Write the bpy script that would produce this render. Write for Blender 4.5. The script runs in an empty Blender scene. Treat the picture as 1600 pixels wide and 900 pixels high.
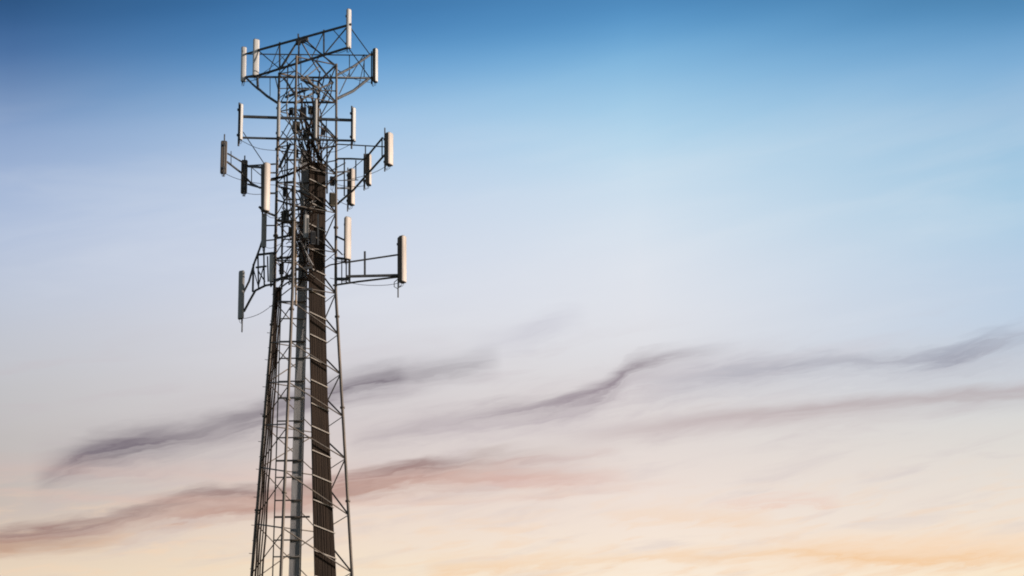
import bpy, math, random
from mathutils import Vector, Matrix

random.seed(7)
sc = bpy.context.scene
COL = sc.collection
R = math.radians

# ------------------------------------------------------------------ camera
F, PX, PY, PITCH = 4200.0, 615.0, 450.0, R(21.0)      # focal length and principal point for a 1600 x 900 frame
EYE = Vector((0.0, 0.0, 1.7))
cam_data = bpy.data.cameras.new("camera")
cam_data.sensor_width = 36.0
cam_data.lens = 36.0 * F / 1600.0
cam_data.shift_x = (800.0 - PX) / 1600.0
cam_data.clip_start = 0.5
cam_data.clip_end = 20000.0
cam = bpy.data.objects.new("camera", cam_data)
cam.location = EYE
cam.rotation_euler = (R(90) + PITCH, 0, 0)
COL.objects.link(cam)
sc.camera = cam

SUN_AZ, SUN_EL = R(104.0), R(15.0)                     # clockwise from +Y (the viewing direction)
sun_dir = Vector((math.sin(SUN_AZ) * math.cos(SUN_EL), math.cos(SUN_AZ) * math.cos(SUN_EL), math.sin(SUN_EL)))
sun_data = bpy.data.lights.new("sun", "SUN")
sun_data.energy = 4.4
sun_data.angle = R(0.5)
sun_data.color = (1.0, 0.86, 0.75)
sun = bpy.data.objects.new("sun", sun_data)
sun.rotation_euler = sun_dir.to_track_quat("Z", "Y").to_euler()
COL.objects.link(sun)

sc.cycles.filter_width = 1.9
sc.view_settings.view_transform = "Standard"
sc.view_settings.look = "None"
sc.view_settings.exposure = 0.0
sc.view_settings.gamma = 1.0
sc.view_settings.use_curve_mapping = False


def ray(px, py):
    u, v = (px - PX) / F, (PY - py) / F
    return Vector((u, math.cos(PITCH) - v * math.sin(PITCH), math.sin(PITCH) + v * math.cos(PITCH)))


def azel(px, py):
    d = ray(px, py).normalized()
    return math.atan2(d.x, d.y), math.asin(d.z)


def lin(c):
    return tuple((x / 255 / 12.92) if x / 255 <= 0.04045 else ((x / 255 + 0.055) / 1.055) ** 2.4 for x in c) + (1.0,)


# ------------------------------------------------------------------ sky (world)
AZ0, AZ1 = R(-14), R(18)
EL0, EL1 = R(10), R(32)


def na(a):
    return (a - AZ0) / (AZ1 - AZ0)


def ne(e):
    return (e - EL0) / (EL1 - EL0)


world = bpy.data.worlds.new("World")
sc.world = world
world.use_nodes = True
nt = world.node_tree
nt.nodes.clear()


def N(kind, **kw):
    n = nt.nodes.new(kind)
    for k, v in kw.items():
        setattr(n, k, v)
    return n


def put(sock, v):
    if hasattr(v, "is_linked") or isinstance(v, bpy.types.NodeSocket):
        nt.links.new(v, sock)
    else:
        sock.default_value = v


def M(op, a, b=None, c=None, clamp=False):
    n = N("ShaderNodeMath", operation=op, use_clamp=clamp)
    put(n.inputs[0], a)
    if b is not None:
        put(n.inputs[1], b)
    if c is not None:
        put(n.inputs[2], c)
    return n.outputs[0]


def smooth(v, a, b, lo=0.0, hi=1.0):
    n = N("ShaderNodeMapRange", interpolation_type="SMOOTHSTEP")
    put(n.inputs[0], v)
    n.inputs[1].default_value, n.inputs[2].default_value = a, b
    n.inputs[3].default_value, n.inputs[4].default_value = lo, hi
    return n.outputs[0]


def mixc(f, a, b):
    n = N("ShaderNodeMix", data_type="RGBA")
    n.clamp_factor = True
    put(n.inputs[0], f)
    put(n.inputs[6], a)
    put(n.inputs[7], b)
    return n.outputs[2]


def fcurve(v, pts, vector=False):
    n = N("ShaderNodeFloatCurve")
    put(n.inputs[1], v)
    cv = n.mapping.curves[0]
    n.mapping.use_clip = False
    n.mapping.extend = "HORIZONTAL"
    pts = sorted(pts)
    cv.points[0].location = pts[0]
    cv.points[1].location = pts[-1]
    for p in pts[1:-1]:
        cv.points.new(*p)
    for p in cv.points:
        p.handle_type = "AUTO_CLAMPED"
    n.mapping.update()
    return n.outputs[0]


tc = N("ShaderNodeTexCoord")
sep = N("ShaderNodeSeparateXYZ")
nt.links.new(tc.outputs["Generated"], sep.inputs[0])
AZ = M("ARCTAN2", sep.outputs[0], sep.outputs[1])
EL = M("ARCSINE", sep.outputs[2])
A = M("DIVIDE", M("SUBTRACT", AZ, AZ0), AZ1 - AZ0)
E = M("DIVIDE", M("SUBTRACT", EL, EL0), EL1 - EL0)

# long soft noise, stretched along the horizon, that frays everything drawn in the sky
comb = N("ShaderNodeCombineXYZ")
put(comb.inputs[0], M("MULTIPLY", A, 5.0))
put(comb.inputs[1], M("SUBTRACT", M("MULTIPLY", E, 20.0), M("MULTIPLY", A, 4.0)))


def noise(scale, detail, off, dist=0.0, rough=0.55):
    vm = N("ShaderNodeVectorMath", operation="ADD")
    nt.links.new(comb.outputs[0], vm.inputs[0])
    vm.inputs[1].default_value = (off, off * 0.37, off * 0.11)
    n = N("ShaderNodeTexNoise")
    nt.links.new(vm.outputs[0], n.inputs["Vector"])
    n.inputs["Scale"].default_value = scale
    n.inputs["Detail"].default_value = detail
    n.inputs["Roughness"].default_value = rough
    n.inputs["Distortion"].default_value = dist
    return n.outputs[0]


n_big = M("SUBTRACT", noise(0.9, 4, 3.1, 0.4), 0.5)
n_mid = M("SUBTRACT", noise(2.2, 5, 11.7, 0.6), 0.5)
n_fine = M("SUBTRACT", noise(5.5, 5, 23.3, 0.5), 0.5)
n_soft = M("SUBTRACT", noise(0.45, 2, 41.3, 0.2), 0.5)

COLUMNS = [
    (0, [(0, (46, 86, 132)), (50, (62, 101, 150)), (100, (84, 121, 170)), (150, (107, 140, 185)), (200, (136, 162, 201)),
         (300, (167, 186, 217)), (400, (186, 198, 220)), (500, (195, 200, 212)), (600, (195, 194, 197)), (700, (192, 187, 185)),
         (790, (196, 184, 176)), (850, (219, 199, 182)), (900, (233, 213, 189))]),
    (500, [(0, (60, 115, 169)), (50, (74, 131, 185)), (100, (100, 156, 207)), (150, (134, 177, 218)), (200, (162, 195, 228)),
           (300, (193, 209, 232)), (400, (210, 217, 232)), (500, (215, 217, 226)), (600, (213, 209, 212)), (700, (215, 205, 203)),
           (790, (230, 212, 201)), (850, (239, 220, 203)), (900, (243, 225, 199))]),
    (1000, [(0, (78, 138, 190)), (50, (98, 158, 206)), (100, (126, 180, 220)), (150, (153, 198, 229)), (200, (174, 211, 235)),
            (260, (194, 219, 237)), (320, (209, 224, 238)), (400, (222, 227, 236)), (500, (224, 226, 233)), (600, (221, 217, 218)),
            (700, (227, 217, 212)), (800, (241, 225, 216)), (900, (251, 235, 214))]),
    (1600, [(0, (80, 137, 184)), (50, (106, 159, 203)), (100, (130, 177, 216)), (150, (145, 186, 219)), (200, (156, 194, 223)),
            (300, (170, 205, 228)), (400, (183, 206, 228)), (500, (192, 208, 227)), (580, (202, 208, 217)), (660, (217, 216, 213)),
            (760, (231, 222, 213)), (840, (245, 228, 210)), (900, (250, 232, 201))]),
]
Ew = M("ADD", E, M("ADD", M("MULTIPLY", n_soft, 0.035), M("MULTIPLY", n_big, 0.012)))
base = None
prev_x = None
for px, stops in COLUMNS:
    rmp = N("ShaderNodeValToRGB")
    rmp.color_ramp.interpolation = "B_SPLINE"
    els = rmp.color_ramp.elements
    pts = sorted((ne(azel(px, y)[1]), c) for y, c in stops)
    c0 = stops[0][1]
    pts.append((ne(azel(px, -60)[1]), tuple(v * 0.88 for v in c0)))
    pts.append((1.0, (38, 84, 140) if px > 300 else (30, 64, 110)))
    els[0].position, els[0].color = pts[0][0], lin(pts[0][1])
    els[1].position, els[1].color = pts[-1][0], lin(pts[-1][1])
    for p, c in pts[1:-1]:
        e = els.new(p)
        e.color = lin(c)
    put(rmp.inputs[0], Ew)
    if base is None:
        base = rmp.outputs[0]
    else:
        a, b = na(azel(prev_x, 450)[0]), na(azel(px, 450)[0])
        f = N("ShaderNodeMapRange", interpolation_type="LINEAR")
        put(f.inputs[0], A)
        f.inputs[1].default_value, f.inputs[2].default_value = a, b
        base = mixc(f.outputs[0], base, rmp.outputs[0])
    prev_x = px

haze = M("MULTIPLY", M("MULTIPLY", smooth(E, ne(azel(800, 60)[1]), ne(azel(800, 330)[1])), smooth(E, ne(azel(800, 640)[1]), ne(azel(800, 450)[1]), 0.0, 1.0)), smooth(n_big, -0.10, 0.2))
base = mixc(M("MULTIPLY", haze, 0.16), base, lin((232, 235, 240)))
PX2E = (azel(800, 440)[1] - azel(800, 460)[1]) / 20 / (EL1 - EL0)      # one 1600-px pixel in units of E


def streak(line, alpha, up, dn, color, fray=1.0, color2=None):
    """A cloud band: centre line and strength along the azimuth, soft widths above and below it, ends frayed by noise."""
    global base
    pts, al = [], []
    for x, y in line:
        a, e = azel(x, y)
        pts.append((na(a), ne(e)))
    for x, s in alpha:
        y = line[0][1]
        al.append((na(azel(x, y)[0]), s))
    c = fcurve(A, pts)
    s = fcurve(A, al)
    w = M("ADD", M("MULTIPLY", n_mid, 34 * fray * PX2E), M("MULTIPLY", n_fine, 22 * fray * PX2E))
    d = M("ADD", M("SUBTRACT", E, c), w)
    cf = N("ShaderNodeCombineXYZ")                      # fibres that run along the band
    put(cf.inputs[0], M("MULTIPLY", A, 15.0))
    put(cf.inputs[1], M("DIVIDE", d, 8.5 * PX2E))
    cf.inputs[2].default_value = up * 1.7 + line[0][1]
    nf = N("ShaderNodeTexNoise")
    nt.links.new(cf.outputs[0], nf.inputs["Vector"])
    nf.inputs["Scale"].default_value = 0.8
    nf.inputs["Detail"].default_value = 4
    nf.inputs["Roughness"].default_value = 0.62
    fib = M("SUBTRACT", nf.outputs[0], 0.5)
    d = M("ADD", d, M("MULTIPLY", fib, 16 * fray * PX2E))
    wide = M("MULTIPLY", smooth(d, -0.1 * dn * PX2E, up * 1.6 * PX2E, 1.0, 0.0), smooth(d, -dn * 1.7 * PX2E, 0.0, 0.0, 1.0))
    core = M("MULTIPLY", smooth(d, -0.25 * dn * PX2E, up * 0.8 * PX2E, 1.0, 0.0), smooth(d, -dn * 0.85 * PX2E, 0.0, 0.0, 1.0))
    m = M("ADD", M("MULTIPLY", wide, 0.70), M("MULTIPLY", core, 0.40))
    m = M("MULTIPLY", m, s)
    m = M("MULTIPLY", m, M("ADD", 1.0, M("ADD", M("MULTIPLY", fib, 1.5 * fray), M("MULTIPLY", n_big, 0.8 * fray))), clamp=True)
    base = mixc(m, base, lin(color))


# faint veil streaks over the lower half of the sky
veil = M("MULTIPLY", smooth(E, ne(azel(800, 470)[1]), ne(azel(800, 620)[1])), smooth(n_mid, -0.02, 0.22))
base = mixc(M("MULTIPLY", veil, 0.26), base, lin((196, 184, 190)))
warm = M("MULTIPLY", smooth(E, ne(azel(800, 720)[1]), ne(azel(800, 860)[1])), smooth(n_fine, -0.02, 0.2))
base = mixc(M("MULTIPLY", warm, 0.38), base, lin((246, 212, 180)))

# long grey-violet band behind the tower
streak([(60, 748), (120, 716), (200, 695), (300, 677), (380, 655), (440, 634), (540, 603), (600, 590), (680, 578), (770, 560)],
       [(50, 0), (105, .60), (150, .86), (240, .78), (330, .60), (400, .72), (540, .66), (600, .70), (640, .36), (740, .28), (790, 0)],
       24, 27, (104, 94, 106), 0.9)
streak([(60, 735), (200, 715), (380, 668), (540, 618), (700, 588)], [(40, 0), (150, .30), (400, .26), (560, .22), (720, 0)],
       55, 50, (160, 150, 158), 1.4)
# mauve-red band
streak([(0, 836), (60, 830), (150, 812), (250, 783), (330, 768), (420, 768), (545, 745), (620, 730), (720, 716), (900, 700)],
       [(0, .62), (90, .60), (200, .50), (320, .66), (440, .62), (560, .80), (650, .70), (730, .38), (850, .12), (930, 0)],
       13, 30, (136, 106, 106), 1.1)
streak([(0, 850), (150, 830), (280, 800), (400, 790), (560, 764), (720, 748), (900, 742), (1000, 742)],
       [(0, .30), (200, .30), (330, .50), (560, .55), (700, .50), (860, .36), (960, .10), (1050, 0)],
       20, 20, (188, 144, 130), 1.2)
streak([(0, 858), (120, 850), (190, 840)], [(0, .45), (110, .40), (185, .12), (230, 0)], 12, 14, (190, 152, 128), 0.9)
# band that climbs at the centre
streak([(540, 694), (640, 668), (720, 650), (800, 638), (870, 629), (930, 612), (960, 594), (985, 570), (1030, 556), (1090, 547), (1160, 536)],
       [(540, .0), (600, .24), (700, .26), (800, .46), (880, .66), (940, .76), (980, .62), (1040, .40), (1110, .16), (1170, 0)],
       15, 24, (126, 113, 124), 1.1)
streak([(540, 680), (700, 655), (860, 640), (1000, 600), (1150, 575), (1250, 565)],
       [(520, 0), (600, .22), (800, .28), (1000, .34), (1150, .25), (1280, 0)], 34, 46, (188, 176, 184), 1.5)
# blue-grey band toward the sun side
streak([(960, 606), (1060, 588), (1180, 572), (1300, 558), (1400, 560), (1480, 556), (1530, 543), (1600, 520)],
       [(960, 0), (1080, .24), (1200, .42), (1300, .46), (1420, .46), (1490, .62), (1540, .52), (1600, .34)],
       15, 30, (150, 150, 164), 1.3)
streak([(1000, 610), (1200, 590), (1400, 578), (1600, 560)], [(980, 0), (1150, .25), (1400, .32), (1600, .28)], 40, 50, (196, 196, 204), 1.3)
# thin mauve line under it
streak([(850, 682), (980, 668), (1080, 652), (1200, 641), (1330, 628), (1440, 619), (1600, 607)],
       [(840, 0), (960, .18), (1080, .36), (1220, .52), (1330, .56), (1440, .48), (1600, .50)],
       10, 26, (172, 154, 156), 0.7)
streak([(900, 690), (1050, 668), (1200, 655), (1400, 648)], [(880, 0), (1000, .30), (1150, .36), (1300, .25), (1450, 0)], 24, 20, (198, 182, 184), 1.0)
# pink and orange threads near the bottom
streak([(780, 724), (860, 716), (960, 706)], [(760, 0), (820, .34), (900, .30), (980, 0)], 8, 10, (196, 164, 160), 0.8)
streak([(760, 745), (860, 748), (960, 748)], [(740, .2), (830, .42), (920, .30), (1000, 0)], 20, 14, (224, 182, 170), 0.9)
streak([(760, 782), (860, 772), (1000, 760)], [(740, .3), (850, .35), (960, .25), (1100, 0)], 8, 9, (224, 190, 176), 0.9)
streak([(1110, 788), (1200, 786), (1290, 784)], [(1090, 0), (1160, .40), (1220, .48), (1320, 0)], 13, 12, (236, 200, 184), 1.6)
streak([(960, 806), (1060, 806), (1180, 816)], [(930, 0), (1020, .42), (1090, .46), (1220, 0)], 18, 16, (243, 212, 184), 1.2)
streak([(680, 884), (850, 876), (1000, 869), (1180, 866), (1320, 868), (1420, 872), (1600, 866)],
       [(660, 0), (740, .50), (880, .38), (1150, .52), (1300, .70), (1420, .80), (1600, .62)], 13, 17, (243, 202, 158), 1.5)
streak([(1150, 862), (1320, 856), (1450, 852), (1600, 846)], [(1120, 0), (1280, .40), (1420, .55), (1600, .50)], 26, 40, (248, 216, 184), 1.8)
# thin high wisps
streak([(740, 540), (820, 522), (860, 502), (910, 488)], [(720, 0), (800, .22), (845, .30), (880, .20), (925, 0)], 22, 26, (186, 184, 198), 1.3)
streak([(1400, 566), (1470, 556), (1510, 543), (1545, 527), (1600, 515)], [(1390, 0), (1450, .28), (1510, .48), (1550, .38), (1600, .24)], 14, 18, (146, 150, 168), 1.5)

bg1 = N("ShaderNodeBackground")
put(bg1.inputs[0], base)
bg1.inputs[1].default_value = 1.0
nish = N("ShaderNodeTexSky", sky_type="NISHITA")
nish.sun_disc = False
nish.sun_elevation = SUN_EL
nish.sun_rotation = SUN_AZ
bg2 = N("ShaderNodeBackground")
nt.links.new(nish.outputs[0], bg2.inputs[0])
bg2.inputs[1].default_value = 0.08
# the cloudy sunset sector lies ahead; the rest of the dome is the clear evening sky
aa = M("ABSOLUTE", M("SUBTRACT", AZ, R(2)))
front = M("MULTIPLY", smooth(aa, R(22), R(60), 1.0, 0.0), smooth(EL, R(38), R(62), 1.0, 0.0))
front = M("MULTIPLY", front, smooth(EL, R(-4), R(1)))
ms = N("ShaderNodeMixShader")
put(ms.inputs[0], front)
nt.links.new(bg2.outputs[0], ms.inputs[1])
nt.links.new(bg1.outputs[0], ms.inputs[2])
wo = N("ShaderNodeOutputWorld")
nt.links.new(ms.outputs[0], wo.inputs[0])


# ------------------------------------------------------------------ materials
def material(name, color, rough=0.6, metal=0.0, var=0.25, scale=6.0, streaks=False, tint=None, spec=0.4):
    m = bpy.data.materials.new(name)
    m.use_nodes = True
    t = m.node_tree
    b = t.nodes["Principled BSDF"]
    b.inputs["Roughness"].default_value = rough
    b.inputs["Metallic"].default_value = metal
    b.inputs["Specular IOR Level"].default_value = spec
    co = t.nodes.new("ShaderNodeTexCoord")
    mp = t.nodes.new("ShaderNodeMapping")
    mp.inputs["Scale"].default_value = (1, 1, 0.15) if streaks else (1, 1, 1)
    t.links.new(co.outputs["Object"], mp.inputs[0])
    nz = t.nodes.new("ShaderNodeTexNoise")
    nz.inputs["Scale"].default_value = scale
    nz.inputs["Detail"].default_value = 5
    t.links.new(mp.outputs[0], nz.inputs["Vector"])
    mx = t.nodes.new("ShaderNodeMix")
    mx.data_type = "RGBA"
    mr = t.nodes.new("ShaderNodeMapRange")
    mr.inputs[1].default_value, mr.inputs[2].default_value = 0.3, 0.7
    t.links.new(nz.outputs[0], mr.inputs[0])
    t.links.new(mr.outputs[0], mx.inputs[0])
    lo = tuple(c * (1 - var) for c in color)
    hi = tuple(min(1, c * (1 + var)) for c in (tint or color))
    mx.inputs[6].default_value = lo + (1,)
    mx.inputs[7].default_value = hi + (1,)
    t.links.new(mx.outputs[2], b.inputs["Base Color"])
    return m


STEEL = material("weathered galvanised steel", (0.125, 0.120, 0.115), 0.55, 0.1, 0.35, 3.0, True, tint=(0.165, 0.128, 0.10))
STEEL_DARK = material("dark galvanised steel", (0.085, 0.087, 0.092), 0.55, 0.1, 0.35, 4.0)
STEEL_PALE = material("sunlit-tone galvanised bar", (0.38, 0.34, 0.30), 0.5, 0.1, 0.2, 5.0)  # galvanised steel made paler: sunlight on the clamp bars is in the colour
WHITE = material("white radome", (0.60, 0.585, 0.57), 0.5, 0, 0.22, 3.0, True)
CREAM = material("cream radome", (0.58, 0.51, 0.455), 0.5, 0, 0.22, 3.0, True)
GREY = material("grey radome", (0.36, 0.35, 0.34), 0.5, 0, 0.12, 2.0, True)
BROWN_SHADED = material("shade-darkened brown back shell", (0.13, 0.105, 0.085), 0.6, 0, 0.25, 4.0, True)  # back housing, with the shade of unlit panel sides put into its brown
BACKGREY = material("shade-darkened grey back shell", (0.11, 0.11, 0.115), 0.6, 0, 0.25, 4.0, True)  # grey housing, side shade put into its colour too; end caps share it
CABLE_BLACK = material("black brown cable sheath", (0.034, 0.021, 0.014), 0.7, 0, 0.35, 2.0, True, spec=0.2)
CABLE_GREY = material("grey cable sheath", (0.40, 0.39, 0.39), 0.6, 0, 0.25, 2.0, True, spec=0.3)
TAN = material("tan conduit", (0.40, 0.29, 0.19), 0.6, 0, 0.2, 3.0, True)
BOX_DARK = material("dark radio casing", (0.045, 0.045, 0.05), 0.5, 0, 0.25, 4.0)
BOX_BROWN = material("brown radio casing", (0.10, 0.085, 0.06), 0.5, 0, 0.3, 4.0)
CONCRETE = material("concrete", (0.32, 0.31, 0.29), 0.9, 0, 0.2, 2.0)
GROUND = material("dry grass", (0.075, 0.085, 0.035), 0.95, 0, 0.5, 0.15, tint=(0.11, 0.09, 0.05))


# ------------------------------------------------------------------ mesh helpers
class MB:
    def __init__(self):
        self.v, self.f, self.smooth = [], [], []

    def add(self, verts, faces, smooth=False):
        o = len(self.v)
        self.v += [Vector(p) for p in verts]
        self.f += [tuple(i + o for i in f) for f in faces]
        self.smooth += [smooth] * len(faces)

    def ring_tube(self, pts, radii, n=8, smooth=True, cap=True, spin=0.0):
        pts = [Vector(p) for p in pts]
        if not isinstance(radii, (list, tuple)):
            radii = [radii] * len(pts)
        verts, faces = [], []
        up = None
        for i, p in enumerate(pts):
            d = (pts[min(i + 1, len(pts) - 1)] - pts[max(i - 1, 0)]).normalized()
            if up is None:
                up = Vector((0, 0, 1)) if abs(d.z) < 0.9 else Vector((1, 0, 0))
            s = d.cross(up).normalized()
            up = s.cross(d).normalized()
            for k in range(n):
                a = 2 * math.pi * (k + spin) / n
                verts.append(p + (s * math.cos(a) + up * math.sin(a)) * radii[i])
        for i in range(len(pts) - 1):
            for k in range(n):
                a, b = i * n + k, i * n + (k + 1) % n
                faces.append((a, b, b + n, a + n))
        self.add(verts, faces, smooth)
        if cap:
            self.add(verts[:n], [tuple(range(n))])
            self.add(verts[-n:], [tuple(reversed(range(n)))])
        return self

    def bar(self, a, b, w):
        """square-section steel member"""
        return self.ring_tube([a, b], w * 0.7071, 4, False, True, 0.5)

    def angle(self, a, b, w, t=0.012):
        """L-section steel member"""
        a, b = Vector(a), Vector(b)
        d = (b - a).normalized()
        up = Vector((0, 0, 1)) if abs(d.z) < 0.9 else Vector((1, 0, 0))
        s = d.cross(up).normalized()
        up = s.cross(d).normalized()
        prof = [(0, 0), (w, 0), (w, t), (t, t), (t, w), (0, w)]
        verts = [p + s * (x - w / 2) + up * (y - w / 2) for p in (a, b) for x, y in prof]
        faces = [(i, (i + 1) % 6, (i + 1) % 6 + 6, i + 6) for i in range(6)]
        faces += [(0, 1, 2, 3), (0, 3, 4, 5), (9, 8, 7, 6), (11, 10, 9, 6)]
        self.add(verts, faces)
        return self

    def box(self, c, s, bev=0.0, axes=None):
        """box of size s about c with its vertical edges bevelled; axes optionally rotates it"""
        x, y, z = s[0] / 2, s[1] / 2, s[2] / 2
        b = min(bev, x * 0.8, y * 0.8)
        prof = [(x, y), (-x, y), (-x, -y), (x, -y)] if b <= 0 else [
            (x, y - b), (x - b, y), (-x + b, y), (-x, y - b), (-x, -y + b), (-x + b, -y), (x - b, -y), (x, -y + b)]
        n = len(prof)
        verts = [Vector((px, py, pz)) for pz in (-z, z) for px, py in prof]
        if axes is not None:
            verts = [axes @ v for v in verts]
        verts = [v + Vector(c) for v in verts]
        faces = [(i, (i + 1) % n, (i + 1) % n + n, i + n) for i in range(n)]
        faces += [tuple(reversed(range(n))), tuple(range(n, 2 * n))]
        self.add(verts, faces)
        return self

    def build(self, name, mat, parent=None, offset=None):
        me = bpy.data.meshes.new(name)
        off = Vector(offset) if offset is not None else Vector()
        me.from_pydata([v - off for v in self.v], [], self.f)
        me.materials.append(mat)
        me.polygons.foreach_set("use_smooth", self.smooth)
        me.update()
        o = bpy.data.objects.new(name, me)
        COL.objects.link(o)
        if parent is not None:
            o.parent = parent
        return o


def tag(o, label=None, cat=None, group=None, kind=None):
    if label:
        o["label"] = label
    if cat:
        o["category"] = cat
    if group:
        o["group"] = group
    if kind:
        o["kind"] = kind
    return o


def thing(name, loc, label, cat, group=None, rz=0.0):
    o = bpy.data.objects.new(name, None)
    o.empty_display_size = 0.3
    o.location = loc
    o.rotation_euler = (0, 0, rz)
    COL.objects.link(o)
    return tag(o, label, cat, group)


# ------------------------------------------------------------------ the place: where the tower stands
Y0 = 160.0                                            # metres from the photographer to the tower's axis


def at(px, py, dy=0.0):
    d = ray(px, py)
    return EYE + d * ((Y0 + dy) / d.y)


AXIS_X = at(476.5, 450).x


def z_at(py, dy=0.0):
    return at(476.5, py, dy).z


Z_TOP = z_at(108)
Z_KNEE = z_at(462)
Z_BOT = z_at(900)
ROT = R(19.5)
R_TOP, R_KNEE, R_BOT = 2.02, 2.10, 3.30


def radius(z):
    if z >= Z_KNEE:
        return R_KNEE + (R_TOP - R_KNEE) * (z - Z_KNEE) / (Z_TOP - Z_KNEE)
    return R_KNEE + (R_BOT - R_KNEE) * (Z_KNEE - z) / (Z_KNEE - Z_BOT)


DIRS = {"near": (-math.sin(ROT), -math.cos(ROT)), "sun": (math.cos(ROT), -math.sin(ROT)),
        "far": (math.sin(ROT), math.cos(ROT)), "shade": (-math.cos(ROT), math.sin(ROT))}


def leg(which, z, grow=0.0):
    r = radius(z) + grow
    return Vector((AXIS_X + DIRS[which][0] * r, Y0 + DIRS[which][1] * r, z))


# ground
gm = MB()
S, n = 9000.0, 24
gv = [(-S + 2 * S * i / n, -S + 2 * S * j / n, 0.0) for j in range(n + 1) for i in range(n + 1)]
gm.add(gv, [(j * (n + 1) + i, j * (n + 1) + i + 1, (j + 1) * (n + 1) + i + 1, (j + 1) * (n + 1) + i) for j in range(n) for i in range(n)])
tag(gm.build("ground", GROUND), kind="structure")

# ------------------------------------------------------------------ lattice tower
BASE = Vector((AXIS_X, Y0, 0.0))
tower = thing("lattice_tower", BASE, "tall four-legged steel lattice tower carrying all the antennas", "tower")


def member(name, a, b, w, mat=STEEL, parent=tower, off=BASE, kind="angle"):
    m = MB()
    (m.angle if kind == "angle" else m.bar)(a, b, w)
    return m.build(name, mat, parent, off)


LEG_R = {"near": 0.098, "sun": 0.095, "far": 0.085, "shade": 0.105}
for w in ("near", "sun", "far", "shade"):
    zs = [0.3, Z_KNEE, Z_TOP + 0.05]
    m = MB()
    m.ring_tube([leg(w, z) for z in zs], [LEG_R[w], LEG_R[w], LEG_R[w] * 0.78], 12)
    z = 6.0
    while z < Z_TOP:                                  # flanged joints of the leg tubes
        m.ring_tube([leg(w, z - 0.05), leg(w, z + 0.05)], LEG_R[w] + 0.06, 12, False)
        z += 6.1
    lo = m.build("leg", STEEL, tower, BASE)
    f = MB()
    f.box(leg(w, 0.15), (1.4, 1.4, 0.5), 0.06)
    f.build("footing", CONCRETE, tower, BASE)
    if w == "shade":
        z = Z_BOT - 1.0
        out = Vector((DIRS[w][0], DIRS[w][1], 0))
        side = Vector((-out.y, out.x, 0))
        k = 0
        while z < Z_KNEE + 2.0:
            s = MB()
            d = (out * 0.8 + side * (0.6 if k % 2 else -0.6)).normalized()
            p = leg(w, z)
            s.ring_tube([p + d * LEG_R[w] * 0.9, p + d * (LEG_R[w] + 0.19)], 0.018, 6)
            s.build("step_bolt", STEEL_DARK, lo, BASE)
            z += 0.9
            k += 1

# bracing: bays measured from the nodes on the sun-side leg
node_px = [105, 160, 216, 272, 332, 394, 458, 522, 584, 650, 716, 804, 894, 985]
nodes = [z_at(y, -0.35 * radius(z_at(y))) for y in node_px]
nodes[0] = Z_TOP


def gusset(p, size=0.2):
    return MB().box(p, (size, 0.03, size * 1.2), 0, Matrix.Rotation(ROT, 3, "Z"))


for i in range(len(nodes) - 1):
    z1, z0 = nodes[i], nodes[i + 1]
    h = z1 - z0
    zm = (z0 + z1) / 2
    wv = 0.085
    # near / sun-side face: single falling braces
    member("diagonal_brace", leg("near", z0 + 0.62 * h), leg("sun", z0), wv)
    # near / shade-side face: zigzag
    member("diagonal_brace", leg("shade", z1), leg("near", z0 + 0.62 * h), wv)
    member("diagonal_brace", leg("shade", z0 + 0.15 * h), leg("near", z0 + 0.55 * h), 0.07)
    # far faces: crossed braces
    member("diagonal_brace", leg("far", z1), leg("sun", z0), 0.075)
    if i % 2 == 0:
        member("diagonal_brace", leg("sun", z1), leg("far", z0 + 0.3 * h), 0.06)
    member("diagonal_brace", leg("shade", z1), leg("far", z0), 0.07)
    if i % 2:
        member("diagonal_brace", leg("far", z1), leg("shade", z0), 0.07)
    member("horizontal_strut", leg("shade", z0), leg("far", z0), 0.07)
    member("horizontal_strut", leg("far", z0), leg("sun", z0), 0.06)
    if z0 > Z_KNEE - 1:
        member("horizontal_strut", leg("near", z0), leg("sun", z0), 0.07)
        member("horizontal_strut", leg("shade", z0), leg("near", z0), 0.07)
for a, b in (("near", "sun"), ("sun", "far"), ("far", "shade"), ("shade", "near")):
    member("horizontal_strut", leg(a, Z_TOP), leg(b, Z_TOP), 0.09)
    for w in ("near", "sun", "shade"):
        for zz in ((z0, z0 + 0.6 * h) if w == "near" else (z0,)):
            m = MB()
            to = (Vector((AXIS_X, Y0, zz)) - leg(w, zz)).normalized()
            ax = Matrix.Rotation(math.atan2(to.y, to.x), 3, "Z")
            m.box(leg(w, zz) + to * (LEG_R[w] + 0.10), (0.26, 0.03, 0.34), 0, ax)
            for bx, bz in ((-0.05, -0.1), (0.06, -0.1), (-0.05, 0.1), (0.06, 0.1)):
                m.box(leg(w, zz) + to * (LEG_R[w] + 0.10 + bx) + Vector((0, 0, bz)), (0.04, 0.07, 0.04), 0, ax)
            m.build("gusset_plate", STEEL, tower, BASE)
# bracing of the part below the picture, down to the footings
m = MB()
z1 = nodes[-1]
while z1 > 5:
    z0 = max(z1 - 4.2, 0.6)
    for a, b in (("near", "sun"), ("sun", "far"), ("far", "shade"), ("shade", "near")):
        m.angle(leg(a, z1), leg(b, z0), 0.1)
        m.angle(leg(b, z1), leg(a, z0), 0.1)
        m.angle(leg(a, z0), leg(b, z0), 0.1)
    z1 = z0
tag(m.build("bracing", STEEL, tower, BASE), kind="stuff")


# ------------------------------------------------------------------ cable runs on the tower
def lerp(a, b, t):
    return a + (b - a) * t


# wide dark run just inside the near / sun-side face
run = thing("cable_run", at(516, 985, -2.0), "wide dark brown run of feeder cables climbing the tower face", "cable run")
ro = run.location.copy()
tray_pts = [(985, 0.50, 0.80), (900, 0.50, 0.805), (740, 0.475, 0.785), (600, 0.455, 0.765), (450, 0.42, 0.79), (300, 0.40, 0.80), (252, 0.40, 0.80)]


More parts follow.
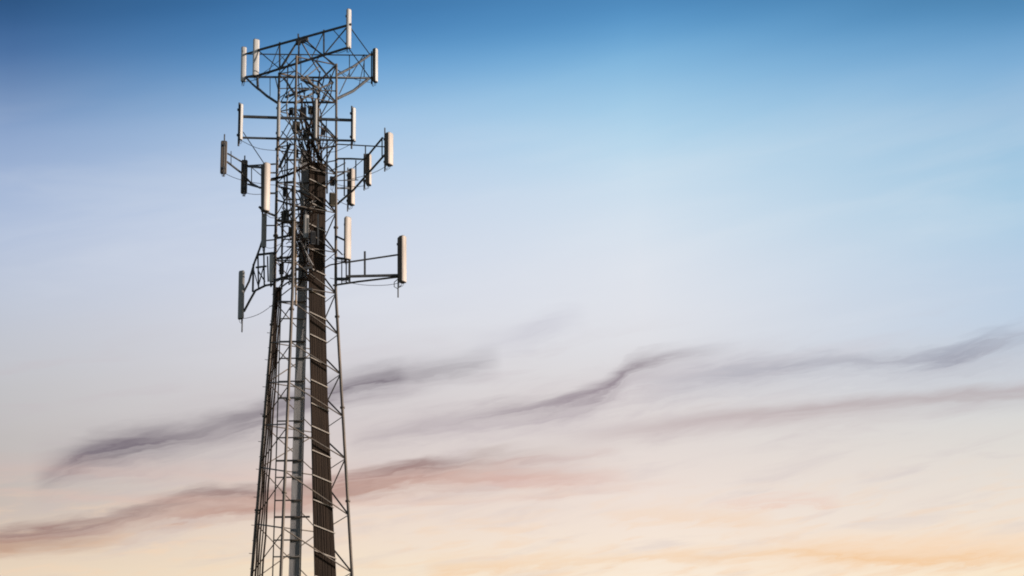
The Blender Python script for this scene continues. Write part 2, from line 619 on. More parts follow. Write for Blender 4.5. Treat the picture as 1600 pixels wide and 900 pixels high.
def tray(py, t, out=0.0):
    """point of the run: t from its near edge (0) to its sun-side edge (1)"""
    pts = tray_pts
    for (ya, a0, a1), (yb, b0, b1) in zip(pts, pts[1:]):
        if yb <= py <= ya:
            k = (ya - py) / (ya - yb)
            f = lerp(lerp(a0, b0, k), lerp(a1, b1, k), t)
            break
    else:
        f = lerp(pts[-1][1], pts[-1][2], t) if py < pts[-1][0] else lerp(pts[0][1], pts[0][2], t)
    z = z_at(py, -1.0)
    p = leg("near", z).lerp(leg("sun", z), f)
    nrm = (leg("near", z) + leg("sun", z)) / 2 - Vector((AXIS_X, Y0, z))
    return p - nrm.normalized() * (0.30 - out)


NC = 17
ys = list(range(985, 251, -35)) + [252]
jitter = [random.uniform(-0.25, 0.25) for _ in range(NC)]
for k in range(NC):
    m = MB()
    t = (k + 0.5) / NC
    top = 252 + random.choice((0, 4, 8, 14)) - (6 if 4 < k < 12 else 0)
    pts = [tray(y, t + 0.22 / NC * math.sin(y * 0.013 + jitter[k] * 9)) for y in ys if y > top] + [tray(top, t)]
    wdt = (tray(600, 1) - tray(600, 0)).length
    m.ring_tube(pts, wdt / NC * 0.64, 8)
    m.build("feeder_cable", CABLE_BLACK, run, ro)
m = MB()
for ya, yb in zip(ys, ys[1:]):
    q = [tray(ya, 0.0, -0.09), tray(ya, 1.0, -0.09), tray(yb, 1.0, -0.09), tray(yb, 0.0, -0.09)]
    r = [p + (Vector((0.34, 0.94, 0)) * 0.03) for p in q]
    m.add(q + r, [(0, 1, 2, 3), (7, 6, 5, 4), (1, 5, 6, 2), (0, 3, 7, 4), (0, 4, 5, 1), (3, 2, 6, 7)])
m.build("backing_tray", CABLE_BLACK, run, ro)
clamp_y = [262, 282, 318, 352, 390, 420, 455, 490, 525, 562, 597, 634, 670, 708, 747, 786, 826, 866, 906]
for y in clamp_y:
    a, b = tray(y, -0.03, 0.085), tray(y, 1.03, 0.085)
    b = b - Vector((0, 0, 0.36))
    m = MB()
    m.bar(a, b, 0.06)
    m.build("clamp_bar", STEEL_PALE, run, ro)

# narrow grey run on a ladder inside the tower
ladder = thing("cable_ladder", at(440, 985, -0.3), "narrow grey cable ladder with rungs inside the tower", "cable ladder")
lo_ = ladder.location.copy()
gl = lambda y: lerp(472, 451, (y - 235) / 665.0)
gr = lambda y: lerp(483, 468, (y - 235) / 665.0)
rl = lambda y: lerp(446, 426, (y - 235) / 665.0)
for k in range(8):
    m = MB()
    m.ring_tube([at(lerp(gl(y), gr(y), (k + 0.5) / 8), y, -0.27) for y in range(985, 234, -50)], 0.04, 8)
    m.build("feeder_cable", CABLE_GREY, ladder, lo_)
m = MB()
gy = list(range(985, 234, -50))
for ya, yb in zip(gy, gy[1:]):
    q = [at(gl(ya), ya, -0.2), at(gr(ya), ya, -0.2), at(gr(yb), yb, -0.2), at(gl(yb), yb, -0.2)]
    r = [p + Vector((0, 0.03, 0)) for p in q]
    m.add(q + r, [(0, 1, 2, 3), (7, 6, 5, 4), (1, 5, 6, 2), (0, 3, 7, 4)])
m.build("backing_tray", CABLE_GREY, ladder, lo_)
for fx in (rl, lambda y: gr(y) + 1.2):
    m = MB()
    m.bar(at(fx(985), 985, -0.22), at(fx(235), 235, -0.22), 0.075)
    m.build("rail", STEEL, ladder, lo_)
for k, y in enumerate(list(range(250, 990, 31))):
    yy = y + (5 if k % 2 else 0)
    m = MB()
    m.bar(at(rl(yy), yy, -0.38), at(gr(yy) + (14 if k % 4 == 2 else 1.5), yy - 0.5, -0.38), 0.07 if k % 3 else 0.1)
    m.build("rung", STEEL if k % 4 else STEEL_PALE, ladder, lo_)

# dark cables strapped beside the shade-side leg
side = thing("cable_bundle", leg("shade", nodes[-1]) + Vector((0.3, -0.2, 0)), "bundle of thin dark cables strapped beside the outer tower leg", "cables")
so = side.location.copy()
for k, (ox, r) in enumerate(((0.20, 0.065), (0.34, 0.055), (0.47, 0.045), (0.62, 0.06))):
    m = MB()
    zs = [nodes[-1] + (z_at(445) - nodes[-1]) * i / 14 for i in range(15)]
    m.ring_tube([leg("shade", z) + Vector((ox * (radius(z) / 3.0) + 0.03 * math.sin(z * 1.3 + k), -0.25, 0)) for z in zs], r, 8)
    m.build("feeder_cable", CABLE_BLACK, side, so)

# tan conduit beside the near leg
m = MB()
m.ring_tube([at(462.5, 478, -1.2), at(462, 420, -1.2), at(461.5, 345, -1.2)], 0.062, 10)
for y in (360, 400, 440, 470):
    m.ring_tube([at(462, y + 1, -1.2), at(462, y - 1, -1.2)], 0.085, 10, False)
co = m.build("conduit", TAN)
tag(co, "short tan vertical conduit beside the near leg at mid tower", "conduit")


# ------------------------------------------------------------------ antennas
def antenna(px, py0, py1, dy, yaw, label, w=0.34, t=0.18, front=WHITE, back=BROWN_SHADED, up=0.15, down=0.35, gap=0.13, pipe_r=0.045, group=None, n_br=2, rf=0.58):
    """Panel antenna: py0/py1 are its top and bottom, yaw the way it faces (0 = sun side, -90 = the photographer)."""
    top, bot = at(px, py0, dy), at(px, py1, dy)
    h = top.z - bot.z
    a = R(yaw)
    fx = Vector((math.cos(a), math.sin(a), 0))
    loc = Vector((bot.x, bot.y, bot.z)) - fx * (t / 2 + gap)
    o = thing("panel_antenna", loc - Vector((0, 0, down)), label, "antenna", group, a)
    z0 = down
    # radome: rounded front shell
    m = MB()
    prof = []
    x0, x1 = gap + t * (1 - rf), gap + t
    hw = w / 2
    for k in range(9):
        s = -1 + 2 * k / 8
        prof.append((x1 - (abs(s) ** 3.2) * (t * rf * 0.7), s * hw))
    prof += [(x0, hw), (x0, -hw)]
    n = len(prof)
    rings = [(z0, 0.90), (z0 + 0.03, 1.0), (z0 + h - 0.03, 1.0), (z0 + h, 0.90)]
    verts = [Vector((x0 + (x - x0) * s, y * s, z)) for z, s in rings for x, y in prof]
    faces = [(r * n + i, r * n + (i + 1) % n, (r + 1) * n + (i + 1) % n, (r + 1) * n + i) for r in range(3) for i in range(n)]
    faces += [tuple(reversed(range(n))), tuple(range(3 * n, 4 * n))]
    m.add(verts, faces, False)
    rad = m.build("radome", front, o)
    m = MB()
    m.box((gap + t * (1 - rf) / 2, 0, z0 + h / 2), (t * (1 - rf) - 0.001, w * 0.94, h * 0.97), 0.03)
    m.build("back_shell", back, o)
    m = MB()
    m.ring_tube([(0, 0, 0), (0, 0, z0 + h + up)], pipe_r, 10)
    m.build("mounting_pipe", STEEL_DARK, o)
    for k in range(n_br):
        zb = z0 + h * (0.14 + 0.72 * k / max(1, n_br - 1))
        m = MB()
        m.box((0.0, 0, zb), (pipe_r * 2.8, pipe_r * 3.6, 0.14), 0.015)
        m.box((gap * 0.62, 0.05, zb), (gap * 0.9, 0.03, 0.11))
        m.box((gap * 0.62, -0.05, zb), (gap * 0.9, 0.03, 0.11))
        m.box((gap - 0.012, 0, zb), (0.03, w * 0.6, 0.16), 0.0)
        m.build("bracket", STEEL_DARK, o)
    m = MB()
    for y in (-0.08, 0.08):
        m.ring_tube([(gap + t * 0.5, y * w / 0.34, z0 + 0.02), (gap + t * 0.5, y * w / 0.34, z0 - 0.07)], 0.022, 8)
        m.ring_tube([(gap + t * 0.5, y * w / 0.34, z0 - 0.05), (gap + t * 0.45, y, z0 - 0.2), (gap * 0.6, y * 0.6, z0 - 0.28), (0.06, y * 0.4, z0 - 0.15), (0.06, y * 0.3, z0 + 0.4)], 0.014, 6)
    m.build("connector", CABLE_BLACK, o)
    for zc in (z0 - 0.012, z0 + h + 0.012):
        m = MB()
        m.box((gap + t * 0.5, 0, zc), (t * 0.8, w * 0.82, 0.024), 0.04)
        m.build("end_cap", BACKGREY, o)
    # lead that droops from the panel to the tower
    a0 = Vector((gap * 0.4, 0.03, z0 + 0.05))
    base_p = o.location
    world_t = Vector((AXIS_X + (1.55 if px > 480 else -1.55), Y0 - 0.2, base_p.z + z0 + (0.1 if h < 2.6 else 0.6)))
    a1 = Matrix.Rotation(-a, 3, "Z") @ (world_t - base_p)
    sag = 0.06 * (a1 - a0).length + 0.15
    m = MB()
    m.ring_tube([a0.lerp(a1, q) - Vector((0, 0, sag * 4 * q * (1 - q) * (1 - 0.5 * q))) + Vector((0.05 * math.sin(q * 9), 0.05 * math.cos(q * 7), 0)) for q in [i / 12 for i in range(13)]], 0.017, 6)
    m.build("jumper_cable", CABLE_BLACK, o)
    return o


# top triangle
antenna(545, 15, 75, -2.0, -52, "highest white panel antenna at the peak of the tilted top boom", w=0.36, t=0.2, front=WHITE, back=BACKGREY, up=-0.3, down=-0.1)
antenna(399.5, 62, 118, 1.7, -68, "pinkish panel antenna at the low end of the tilted top boom", w=0.44, t=0.18, front=WHITE, back=BACKGREY, up=-0.2, down=0.0)
antenna(380, 74, 127, 2.3, -76, "bright white panel antenna outermost on the flat back top boom", w=0.36, t=0.18, front=WHITE, back=BACKGREY, up=0, down=0)
antenna(586.5, 77, 128, 2.0, -24, "panel antenna on the triangular top bracket with dark back and bright edge", w=0.36, t=0.30, front=WHITE, back=BROWN_SHADED, up=-0.1, down=0.1, rf=0.3)
# four on the flat boom below
antenna(376.5, 163, 218, -2.2, -34, "slim pale panel antenna at the far shaded end of the straight boom", w=0.26, t=0.14, front=WHITE, back=BACKGREY, up=0.15, down=0.4, gap=0.12, pipe_r=0.065, rf=0.4)
antenna(553, 169, 220, -2.2, -38, "slim pale panel antenna at the sunlit end of the straight boom", w=0.30, t=0.14, front=WHITE, back=BACKGREY, up=0.2, down=0.5, gap=0.12, pipe_r=0.06, rf=0.4)
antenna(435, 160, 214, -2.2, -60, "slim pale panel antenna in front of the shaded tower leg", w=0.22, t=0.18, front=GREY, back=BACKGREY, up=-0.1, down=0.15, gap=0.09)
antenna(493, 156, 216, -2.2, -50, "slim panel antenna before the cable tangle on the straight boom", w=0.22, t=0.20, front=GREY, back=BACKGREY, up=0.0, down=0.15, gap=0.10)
# third level, shade side
antenna(349, 221, 271, -2.3, 98, "dark brown panel antenna farthest out on the shaded side", w=0.42, t=0.2, front=CREAM, back=BROWN_SHADED, up=0.4, down=0.3)
antenna(381, 251, 302, 0.0, 96, "dark brown panel antenna between the outermost one and the cream one", w=0.42, t=0.2, front=CREAM, back=BROWN_SHADED, up=0.25, down=0.3)
antenna(415, 256, 330, -2.6, -50, "tall bright cream panel antenna beside the shaded tower leg", w=0.46, t=0.42, front=CREAM, back=BROWN_SHADED, up=0.0, down=0.15, rf=0.25)
# third level, sun side
antenna(608, 209, 258, -3.0, -36, "cream panel antenna at the outer tip of the slanting boom", w=0.52, t=0.42, front=CREAM, back=BROWN_SHADED, up=0.5, down=0.35, rf=0.25)
antenna(576, 242, 289, 0.0, -12, "dark panel antenna in the middle of the slanting boom", w=0.44, t=0.34, front=CREAM, back=BROWN_SHADED, up=0.1, down=0.35, rf=0.25)
antenna(549.5, 265, 320, 2.2, -30, "cream-edged panel antenna at the inner end of the slanting boom", w=0.42, t=0.36, front=CREAM, back=BROWN_SHADED, up=0.2, down=0.4, rf=0.3)
# fourth level
antenna(543, 340, 405, -1.4, -52, "bright pinkish panel antenna just above the long low boom", w=0.46, t=0.26, front=CREAM, back=BROWN_SHADED, up=0.0, down=0.1, n_br=2, rf=0.3)
antenna(629, 370, 441, -1.0, -36, "large panel antenna alone at the tip of the long low boom", w=0.46, t=0.44, front=CREAM, back=BROWN_SHADED, up=0.0, down=0.95, rf=0.28)
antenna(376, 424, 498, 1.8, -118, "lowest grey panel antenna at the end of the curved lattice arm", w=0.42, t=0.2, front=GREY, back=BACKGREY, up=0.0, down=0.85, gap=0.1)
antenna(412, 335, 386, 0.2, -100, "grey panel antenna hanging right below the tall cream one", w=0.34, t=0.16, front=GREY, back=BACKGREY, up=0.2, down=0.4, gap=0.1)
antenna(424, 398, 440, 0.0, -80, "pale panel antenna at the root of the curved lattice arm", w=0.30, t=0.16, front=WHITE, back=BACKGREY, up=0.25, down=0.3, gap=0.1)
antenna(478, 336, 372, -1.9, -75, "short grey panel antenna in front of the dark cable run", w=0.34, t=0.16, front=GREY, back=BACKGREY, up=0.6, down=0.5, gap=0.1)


# ------------------------------------------------------------------ antenna mounts
def mount(name, label, cat, base, rows):
    o = thing(name, base, label, cat)
    for nm, pts, w in rows:
        m = MB()
        P = [at(*p) for p in pts]
        if len(P) == 2:
            (m.bar if w > 0.09 else m.angle)(P[0], P[1], w)
        else:
            m.ring_tube(P, w * 0.55, 8)
        m.build(nm, STEEL_DARK, o, o.location)
    return o


def nd(px):            # depth along the tilted near boom of the top triangle
    return lerp(1.7, -2.0, (px - 403) / 142.0)


def nu(px):
    return lerp(78.5, 39, (px - 403) / 142.0)


def nl(px):
    return lerp(118, 74, (px - 403) / 142.0)


rows = [("chord", [(403, nu(403), nd(403)), (549, nu(549), nd(549))], 0.12), ("chord", [(400, nl(400), nd(400)), (547, nl(547), nd(547))], 0.12),
        ("chord", [(384, 84, 2.3), (580, 86, 2.0)], 0.085), ("chord", [(384, 120, 2.3), (580, 122, 2.0)], 0.11),
        ("chord", [(547, 42, -1.9), (579, 86, 2.0)], 0.07), ("chord", [(545, 75, -1.9), (578, 121, 2.0)], 0.07),
        ("end_strut", [(403, 79, 1.7), (385, 84, 2.3)], 0.09), ("end_strut", [(402, 117, 1.7), (385, 120, 2.3)], 0.09)]
for x in (437, 467, 506):
    rows.append(("post", [(x, nu(x) - 3, nd(x)), (x, nl(x) + 2, nd(x))], 0.11))
for xa, xb in ((403, 437), (467, 437), (467, 506), (545, 506)):
    rows.append(("brace", [(xa, nu(xa), nd(xa)), (xb, nl(xb), nd(xb))], 0.065))
for xa, xb in ((437, 420), (506, 486), (520, 545)):
    rows.append(("brace", [(xa, nu(xa), nd(xa)), (xb, nl(xb), nd(xb))], 0.05))
for x in (437, 470, 546, 569):
    rows.append(("post", [(x, 85, 2.1), (x, 121, 2.1)], 0.06))
for xa, xb in ((437, 470), (503, 470), (503, 540), (569, 546)):
    rows.append(("brace", [(xa, 85, 2.1), (xb, 121, 2.1)], 0.05))
# struts down to the tower
rows += [("strut", [(402, 118, 1.7), (403, 138, 1.4), (417, 150, 1.0), (434, 161, 0.67)], 0.16), ("strut", [(384, 121, 2.3), (394, 131, 1.8), (404, 140, 1.4)], 0.13),
         ("strut", [(422, 121, 2.0), (422, 150, 1.0)], 0.05), ("strut", [(437, 109, 0.7), (445, 98, 0.5), (464, 66, 0.2)], 0.10),
         ("strut", [(477, 62, -0.2), (503, 86, -1.0), (527, 104, -0.7)], 0.09), ("strut", [(466, 97, -1.9), (467, 62, 0.05)], 0.09),
         ("strut", [(499, 113, 1.9), (470, 64, 0.1)], 0.07), ("strut", [(527, 117, -0.6), (552, 104, 0.6), (579, 85, 2.0)], 0.15),
         ("strut", [(527, 154, -0.6), (552, 142, 0.6), (577, 122, 2.0)], 0.18), ("strut", [(530, 147, -0.5), (546, 113, 0.5)], 0.05),
         ("strut", [(560, 138, 0.9), (569, 97, 1.5)], 0.05), ("strut", [(527, 120, -0.6), (580, 122, 2.0)], 0.07),
         ("brace", [(437, 128, 0.6), (464, 108, -1.5)], 0.07), ("brace", [(437, 152, 0.6), (470, 130, -1.2)], 0.07), ("brace", [(470, 122, 1.8), (500, 152, 1.6)], 0.08),
         ("brace", [(494, 96, -0.6), (520, 129, -0.6)], 0.10), ("brace", [(520, 129, -0.6), (500, 138, -1.0)], 0.10), ("brace", [(500, 138, -1.0), (470, 124, -1.6)], 0.12),
         ("brace", [(437, 138, 0.6), (500, 137, 1.6)], 0.07), ("brace", [(466, 139, -1.7), (527, 142, -0.6)], 0.08), ("brace", [(446, 152, 0.4), (482, 139, -1.0)], 0.13),
         ("brace", [(460, 162, -1.0), (492, 144, -0.2)], 0.14), ("brace", [(440, 160, 0.6), (527, 160, -0.5)], 0.11), ("brace", [(430, 120, 0.9), (437, 150, 0.6)], 0.07),
         ("brace", [(478, 118, -1.2), (500, 150, -0.6)], 0.11), ("brace", [(498, 104, 1.8), (478, 120, 0.6)], 0.08), ("brace", [(450, 100, 0.5), (448, 150, 0.4)], 0.08),
         ("brace", [(489, 122, 1.9), (489, 160, 1.0)], 0.09), ("brace", [(503, 160, 0.6), (521, 128, -0.5)], 0.07), ("brace", [(444, 122, 0.5), (462, 150, -0.8)], 0.10),
         ("lightning_rod", [(466, 66, 0.05), (466, 53, 0.05)], 0.10)]
head = mount("antenna_headframe", "triangular steel headframe crowning the tower top", "headframe", Vector((AXIS_X, Y0, Z_TOP)), rows)
# clamps where the booms meet the rod
m = MB()
for px, py in ((466, 66), (472, 63), (478, 61)):
    m.box(at(px, py, nd(470)), (0.34, 0.3, 0.32), 0.04)
m.build("clamp", STEEL_DARK, head, head.location)

rows = [("chord", [(374, 182, -2.05), (553, 188, -2.05)], 0.15), ("chord", [(374, 215, -2.05), (556, 220, -2.05)], 0.11),
        ("standoff", [(436, 185, -2.0), (435, 178, 0.6)], 0.09), ("standoff", [(464, 186, -2.0), (464, 184, -1.8)], 0.12),
        ("standoff", [(527, 188, -2.0), (527, 182, -0.6)], 0.09), ("standoff", [(527, 220, -2.0), (527, 214, -0.6)], 0.09),
        ("standoff", [(436, 216, -2.0), (435, 208, 0.6)], 0.09), ("brace", [(380, 206, -2.0), (412, 254, 0.2)], 0.06),
        ("brace", [(498, 187, -2.0), (522, 218, -2.0)], 0.07), ("brace", [(447, 216, -2.0), (462, 186, -2.0)], 0.06),
        ("brace", [(482, 217, -2.0), (468, 187, -2.0)], 0.06), ("post", [(510, 187, -2.0), (510, 219, -2.0)], 0.06)]
mount("antenna_boom", "straight double-pipe boom crossing in front of the upper tower", "antenna boom", at(465, 220, -2.0), rows)

rows = [("chord", [(356, 240, -2.2), (388, 259, -0.2), (434, 256, 0.6)], 0.10), ("chord", [(355, 253, -2.2), (377, 270, -0.7), (392, 286, 0.0), (407, 294, 0.2)], 0.12),
        ("chord", [(388, 260, -0.2), (412, 262, -2.2)], 0.14), ("chord", [(388, 288, 0.0), (410, 294, -2.2)], 0.12),
        ("post", [(361, 236, -2.2), (361, 257, -2.1)], 0.05), ("post", [(393, 258, -0.2), (393, 288, 0.0)], 0.06),
        ("post", [(409, 258, -2.3), (409, 331, -2.3)], 0.10), ("brace", [(394, 262, -0.1), (408, 274, 0.0)], 0.05),
        ("strut", [(405, 323, -2.3), (412, 330, -2.0), (432, 338, 0.6)], 0.14), ("strut", [(418, 282, -2.2), (433, 281, 0.6)], 0.12),
        ("strut", [(418, 302, -2.2), (433, 302, 0.6)], 0.12), ("strut", [(418, 270, -2.2), (434, 270, 0.6)], 0.10),
        ("strut", [(436, 262, 0.4), (454, 224, -0.6)], 0.13)]
mount("antenna_boom", "bent pipe boom holding the two dark antennas on the shaded side", "antenna boom", at(434, 300, 0.6), rows)

rows = [("chord", [(527, 248, -0.6), (548, 248, -0.8), (570, 249, -1.4), (598, 215, -2.9)], 0.12), ("chord", [(527, 319, 1.0), (552, 297, 0.4), (575, 271, -0.8), (601, 242, -2.9)], 0.13),
        ("chord", [(525, 225, -0.7), (600, 229, -2.9)], 0.08), ("post", [(571, 228, -1.4), (571, 272, -0.8)], 0.08),
        ("post", [(597, 216, -2.9), (597, 246, -2.9)], 0.08), ("post", [(538, 248, -0.6), (538, 306, 0.7)], 0.09),
        ("brace", [(552, 262, 0.2), (566, 250, -1.2)], 0.06), ("brace", [(527, 269, -0.6), (545, 268, 1.8)], 0.11),
        ("brace", [(527, 282, -0.6), (560, 281, 0.2)], 0.06), ("brace", [(527, 294, -0.6), (545, 294, 1.8)], 0.11),
        ("brace", [(556, 250, 0.2), (556, 280, 0.0)], 0.08), ("brace", [(515, 268, -1.0), (540, 254, -0.7)], 0.07)]
mount("antenna_boom", "slanting pipe boom reaching out toward the sunlit side", "antenna boom", at(527, 300, -0.6), rows)

rows = [("chord", [(535, 410, -1.1), (548, 409, -1.1), (622, 398, -1.0)], 0.11), ("chord", [(541, 432, -1.1), (624, 430, -1.0)], 0.14),
        ("chord", [(520, 446, -0.8), (560, 440, -0.8), (624, 432.5, -0.9)], 0.12), ("post", [(570, 393, -1.05), (570, 433, -1.05)], 0.13),
        ("post", [(541, 405, -1.1), (541, 443, -0.9)], 0.08), ("post", [(546, 400, -1.1), (546, 440, -0.9)], 0.14),
        ("post", [(534, 403, -0.9), (534, 444, -0.8)], 0.07), ("brace", [(525, 369, -0.7), (540, 376, -1.2)], 0.12),
        ("brace", [(525, 403, -0.7), (542, 405, -1.2)], 0.14), ("brace", [(525, 388, -0.7), (535, 398, -1.0)], 0.07),
        ("brace", [(525, 436, -0.7), (545, 436, -1.0)], 0.16), ("cable_loop", [(624, 434, -1.0), (616, 441, -1.0), (616, 448, -1.0), (621, 451, -1.0), (627, 446, -1.0)], 0.05)]
mount("antenna_boom", "long low double boom with a short upright post on it", "antenna boom", at(527, 445, -0.7), rows)

rows = [("chord", [(411, 372, 0.4), (406, 388, 0.7), (397, 412, 1.0), (389, 440, 1.5), (380, 458, 1.8)], 0.13),
        ("chord", [(428, 444, 0.5), (415, 446, 0.7), (399, 454, 1.1), (390, 470, 1.5), (381, 487, 1.8)], 0.14),
        ("post", [(403, 396, 0.9), (404, 450, 1.0)], 0.10), ("post", [(396, 413, 1.1), (395, 456, 1.2)], 0.13), ("post", [(412, 380, 0.6), (413, 447, 0.7)], 0.10),
        ("brace", [(400, 418, 1.0), (416, 416, 0.6)], 0.10), ("brace", [(404, 398, 0.9), (430, 395, 0.5)], 0.12),
        ("brace", [(404, 424, 0.9), (414, 440, 0.7)], 0.07), ("brace", [(413, 412, 0.6), (404, 446, 0.9)], 0.07), ("brace", [(396, 420, 1.1), (404, 449, 1.0)], 0.06),
        ("brace", [(410, 352, 0.3), (431, 352, 0.6)], 0.09), ("brace", [(411, 376, 0.3), (431, 374, 0.6)], 0.09), ("brace", [(418, 400, 0.4), (419, 440, 0.5)], 0.09)]
mount("antenna_boom", "curved lattice arm drooping on the shaded side of the tower", "antenna boom", at(428, 445, 0.5), rows)


rows = [("post", [(449, 222, -0.8), (448, 345, -0.8)], 0.11), ("post", [(511, 218, -1.2), (511, 302, -1.2)], 0.11), ("post", [(457, 290, 0.3), (456, 455, 0.3)], 0.11),
        ("post", [(441, 330, 0.3), (440, 452, 0.4)], 0.12), ("post", [(497, 335, -2.1), (497, 383, -2.1)], 0.10),
        ("rail", [(434, 344, 0.3), (470, 348, 0.2)], 0.12), ("rail", [(433, 372, 0.4), (463, 366, -0.9)], 0.12), ("rail", [(432, 404, 0.4), (488, 398, 0.2)], 0.12),
        ("rail", [(430, 438, 0.5), (462, 428, -1.0)], 0.14), ("rail", [(463, 421, -1.6), (488, 418, -1.6)], 0.14), ("rail", [(463, 452, -1.6), (488, 452, -1.6)], 0.14),
        ("rail", [(434, 313, 0.3), (487, 330, -1.6)], 0.11), ("rail", [(436, 268, 0.3), (462, 262, -1.0)], 0.09), ("rail", [(440, 236, 0.3), (470, 240, 0.2)], 0.09),
        ("rail", [(500, 232, -0.8), (527, 228, -0.6)], 0.10), ("rail", [(466, 298, -1.7), (484, 304, -1.6)], 0.13)]
mount("equipment_rack", "open pipe rack for equipment inside the tower between the boom levels", "equipment rack", at(450, 455, 0.2), rows)

# ------------------------------------------------------------------ remote radio units and jumpers in the core of the tower
def radio(px, py, dy, w, h, mat, label, rz=0.3):
    p = at(px, py, dy)
    o = thing("radio_unit", p - Vector((0, 0, h / 2)), label, "radio unit", None, rz)
    m = MB()
    m.box((0, 0, h / 2), (w, w * 0.6, h), 0.03)
    m.build("casing", mat, o)
    m = MB()
    for k in range(7):
        m.box((-w * 0.4 + w * 0.8 * k / 6, -w * 0.36, h / 2), (0.015, w * 0.12, h * 0.86))
    m.build("cooling_fins", mat, o)
    m = MB()
    for k in (-1, 1):
        m.ring_tube([(k * w * 0.25, 0, 0), (k * w * 0.25, 0, -0.08), (k * w * 0.2, 0.05, -0.3)], 0.018, 6)
    m.build("plug", CABLE_BLACK, o)
    return o


radio(485, 172, -0.4, 0.3, 0.55, BOX_BROWN, "brownish radio box between two tower legs above the straight boom", 0.4)
radio(455, 174, 0.4, 0.28, 0.5, BOX_DARK, "dark radio box behind the near leg above the straight boom", -0.3)
radio(478, 212, -1.3, 0.36, 0.6, BOX_BROWN, "brown radio box where the cable tangle meets the dark run", 0.2)
radio(505, 205, 0.3, 0.26, 0.5, BOX_DARK, "small dark radio box by the far leg under the straight boom", 0.1)
radio(445, 300, -0.2, 0.26, 0.6, BOX_DARK, "narrow dark radio box behind the thick bent cable", 0.3)
radio(463, 240, -1.2, 0.26, 0.55, BOX_DARK, "small dark radio box on the near leg below the straight boom", 0.2)
radio(463, 196, -1.5, 0.45, 0.5, BOX_BROWN, "brown radio box in the tangle behind the straight boom", 0.5)
radio(447, 338, -0.4, 0.40, 0.8, BOX_BROWN, "olive brown radio box under the tall cream antenna's level", 0.1)
radio(455, 362, -0.9, 0.34, 0.6, BOX_BROWN, "brown radio box beside the top of the tan conduit", -0.2)
radio(519, 312, -1.1, 0.36, 0.9, BOX_BROWN, "dull brown radio box between the dark run and the sunlit leg", 0.4)
radio(519, 283, -0.6, 0.3, 0.6, BOX_DARK, "dark radio box high beside the sunlit tower leg", 0.4)
radio(474, 176, -0.8, 0.4, 0.7, BOX_DARK, "dark radio box above the straight boom at the tower core", 0.1)
radio(489, 372, -2.05, 0.34, 0.9, BOX_DARK, "dark radio box strapped over the dark cable run", 0.35)
radio(440, 420, 0.2, 0.3, 0.7, BOX_DARK, "dark radio box behind the root of the curved lattice arm", 0.0)

targets = [((470, 150, -0.8), 0.045), ((466, 118, -0.4), 0.035), ((476, 160, -0.6), 0.05), ((486, 150, -0.9), 0.045), ((462, 190, -1.6), 0.05), ((456, 200, -1.2), 0.04),
           ((440, 205, -1.0), 0.035), ((500, 170, -1.0), 0.04), ((510, 190, -1.6), 0.035), ((520, 232, -0.8), 0.04), ((530, 247, -0.8), 0.04), ((516, 215, -1.0), 0.035),
           ((480, 190, -1.4), 0.05), ((492, 200, -1.6), 0.05), ((474, 205, -1.2), 0.045), ((467, 170, -1.0), 0.045)]
for k, (tp, r) in enumerate(targets):
    t = 0.1 + 0.8 * k / len(targets)
    p0 = tray(262, t)
    p3 = at(*tp)
    mid = p0.lerp(p3, 0.35) + Vector((random.uniform(-.25, .25), random.uniform(-.2, .2), random.uniform(0.0, 0.5)))
    mid2 = p0.lerp(p3, 0.7) + Vector((random.uniform(-.35, .35), random.uniform(-.2, .2), random.uniform(-0.3, 0.3)))
    pts = []
    for i in range(13):
        s = i / 12
        a, b, c = p0.lerp(mid, s), mid.lerp(mid2, s), mid2.lerp(p3, s)
        pts.append(a.lerp(b, s).lerp(b.lerp(c, s), s))
    m = MB()
    m.ring_tube(pts, r, 7)
    m.build("jumper_cable", CABLE_BLACK, run, ro)
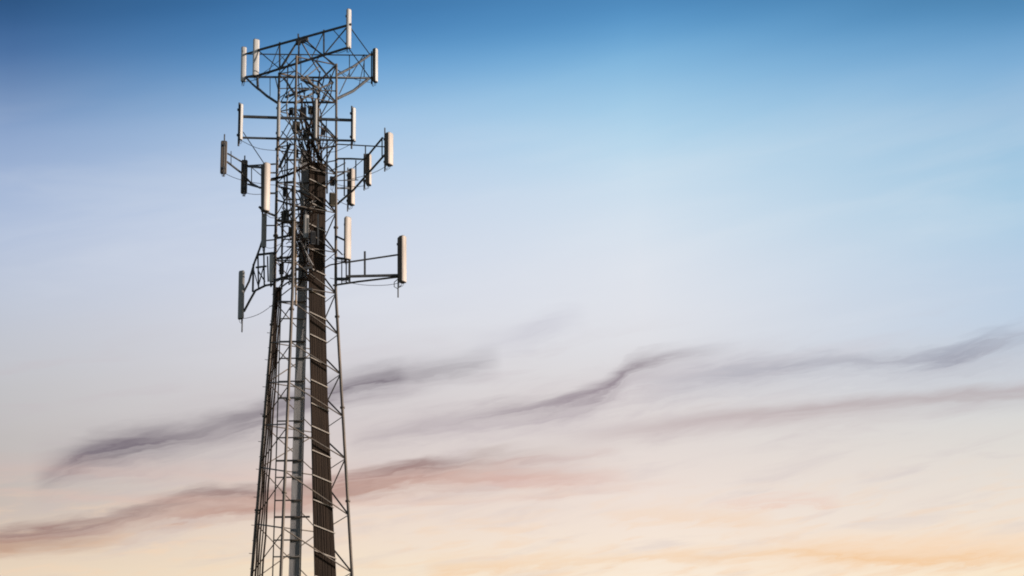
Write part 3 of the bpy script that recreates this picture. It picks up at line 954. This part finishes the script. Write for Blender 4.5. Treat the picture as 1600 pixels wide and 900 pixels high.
for k in range(34):
    y0 = random.uniform(300, 440)
    tx, ty = random.uniform(434, 470), random.uniform(228, 450)
    P0, P3 = at(random.uniform(486, 494), y0, -1.7), at(tx, ty, random.uniform(-1.2, 0.9))
    P1 = P0 + Vector((random.uniform(-1.0, -0.3), random.uniform(-0.1, 0.6), random.uniform(-0.9, 0.9)))
    P2 = P3 + Vector((random.uniform(-0.2, 0.9), random.uniform(-0.3, 0.3), random.uniform(-1.4, 1.2)))
    m = MB()
    m.ring_tube([P0 * (1 - q) ** 3 + P1 * 3 * q * (1 - q) ** 2 + P2 * 3 * q * q * (1 - q) + P3 * q ** 3 for q in [i / 14 for i in range(15)]], random.uniform(0.022, 0.04), 7)
    m.build("jumper_cable", CABLE_GREY if k % 5 == 0 else CABLE_BLACK, run, ro)
for k in range(16):                                    # coax that climbs on to the top mounts, looping between the legs
    x0, x1 = random.uniform(462, 496), random.uniform(444, 518)
    ya, yb = random.uniform(225, 270), random.uniform(110, 190)
    da, db = random.uniform(-1.7, -0.8), random.uniform(-1.0, 1.0)
    pts = []
    for i in range(17):
        q = i / 16
        pts.append(at(lerp(x0, x1, q * q * (3 - 2 * q)) + 5 * math.sin(q * 7 + k), lerp(ya, yb, q), lerp(da, db, q)))
    m = MB()
    m.ring_tube(pts, random.uniform(0.025, 0.05), 7)
    m.build("jumper_cable", CABLE_GREY if k % 6 == 0 else CABLE_BLACK, run, ro)
# thick bundles that leave the run for the shaded side and for the sunlit boom
for pts, r in (([(489, 256, -1.8), (480, 258, -1.9), (464, 267, -1.8), (450, 273, -1.2), (438, 277, -0.4), (424, 280, 0.0)], 0.085),
               ([(489, 312, -1.8), (478, 306, -1.8), (466, 299, -1.7), (452, 295, -1.0), (436, 292, 0.0)], 0.06),
               ([(492, 330, -1.8), (474, 326, -1.7), (458, 330, -1.2), (446, 345, -0.5), (434, 352, 0.3)], 0.05),
               ([(505, 300, -1.5), (514, 286, -1.2), (526, 276, -0.7), (538, 270, -0.4)], 0.05),
               ([(505, 420, -1.6), (516, 414, -1.2), (528, 412, -0.9), (540, 408, -1.1)], 0.045),
               ([(486, 440, -1.6), (470, 436, -1.3), (452, 440, -0.6), (436, 452, 0.3)], 0.05)):
    P = [at(*p) for p in pts]
    fine = []
    for i in range(len(P) - 1):
        a, b, c, d = P[max(i - 1, 0)], P[i], P[i + 1], P[min(i + 2, len(P) - 1)]
        for s in (0, 0.25, 0.5, 0.75):
            fine.append(0.5 * ((2 * b) + (c - a) * s + (2 * a - 5 * b + 4 * c - d) * s * s + (-a + 3 * b - 3 * c + d) * s ** 3))
    fine.append(P[-1])
    m = MB()
    m.ring_tube(fine, r, 8)
    m.build("jumper_cable", CABLE_BLACK, run, ro)
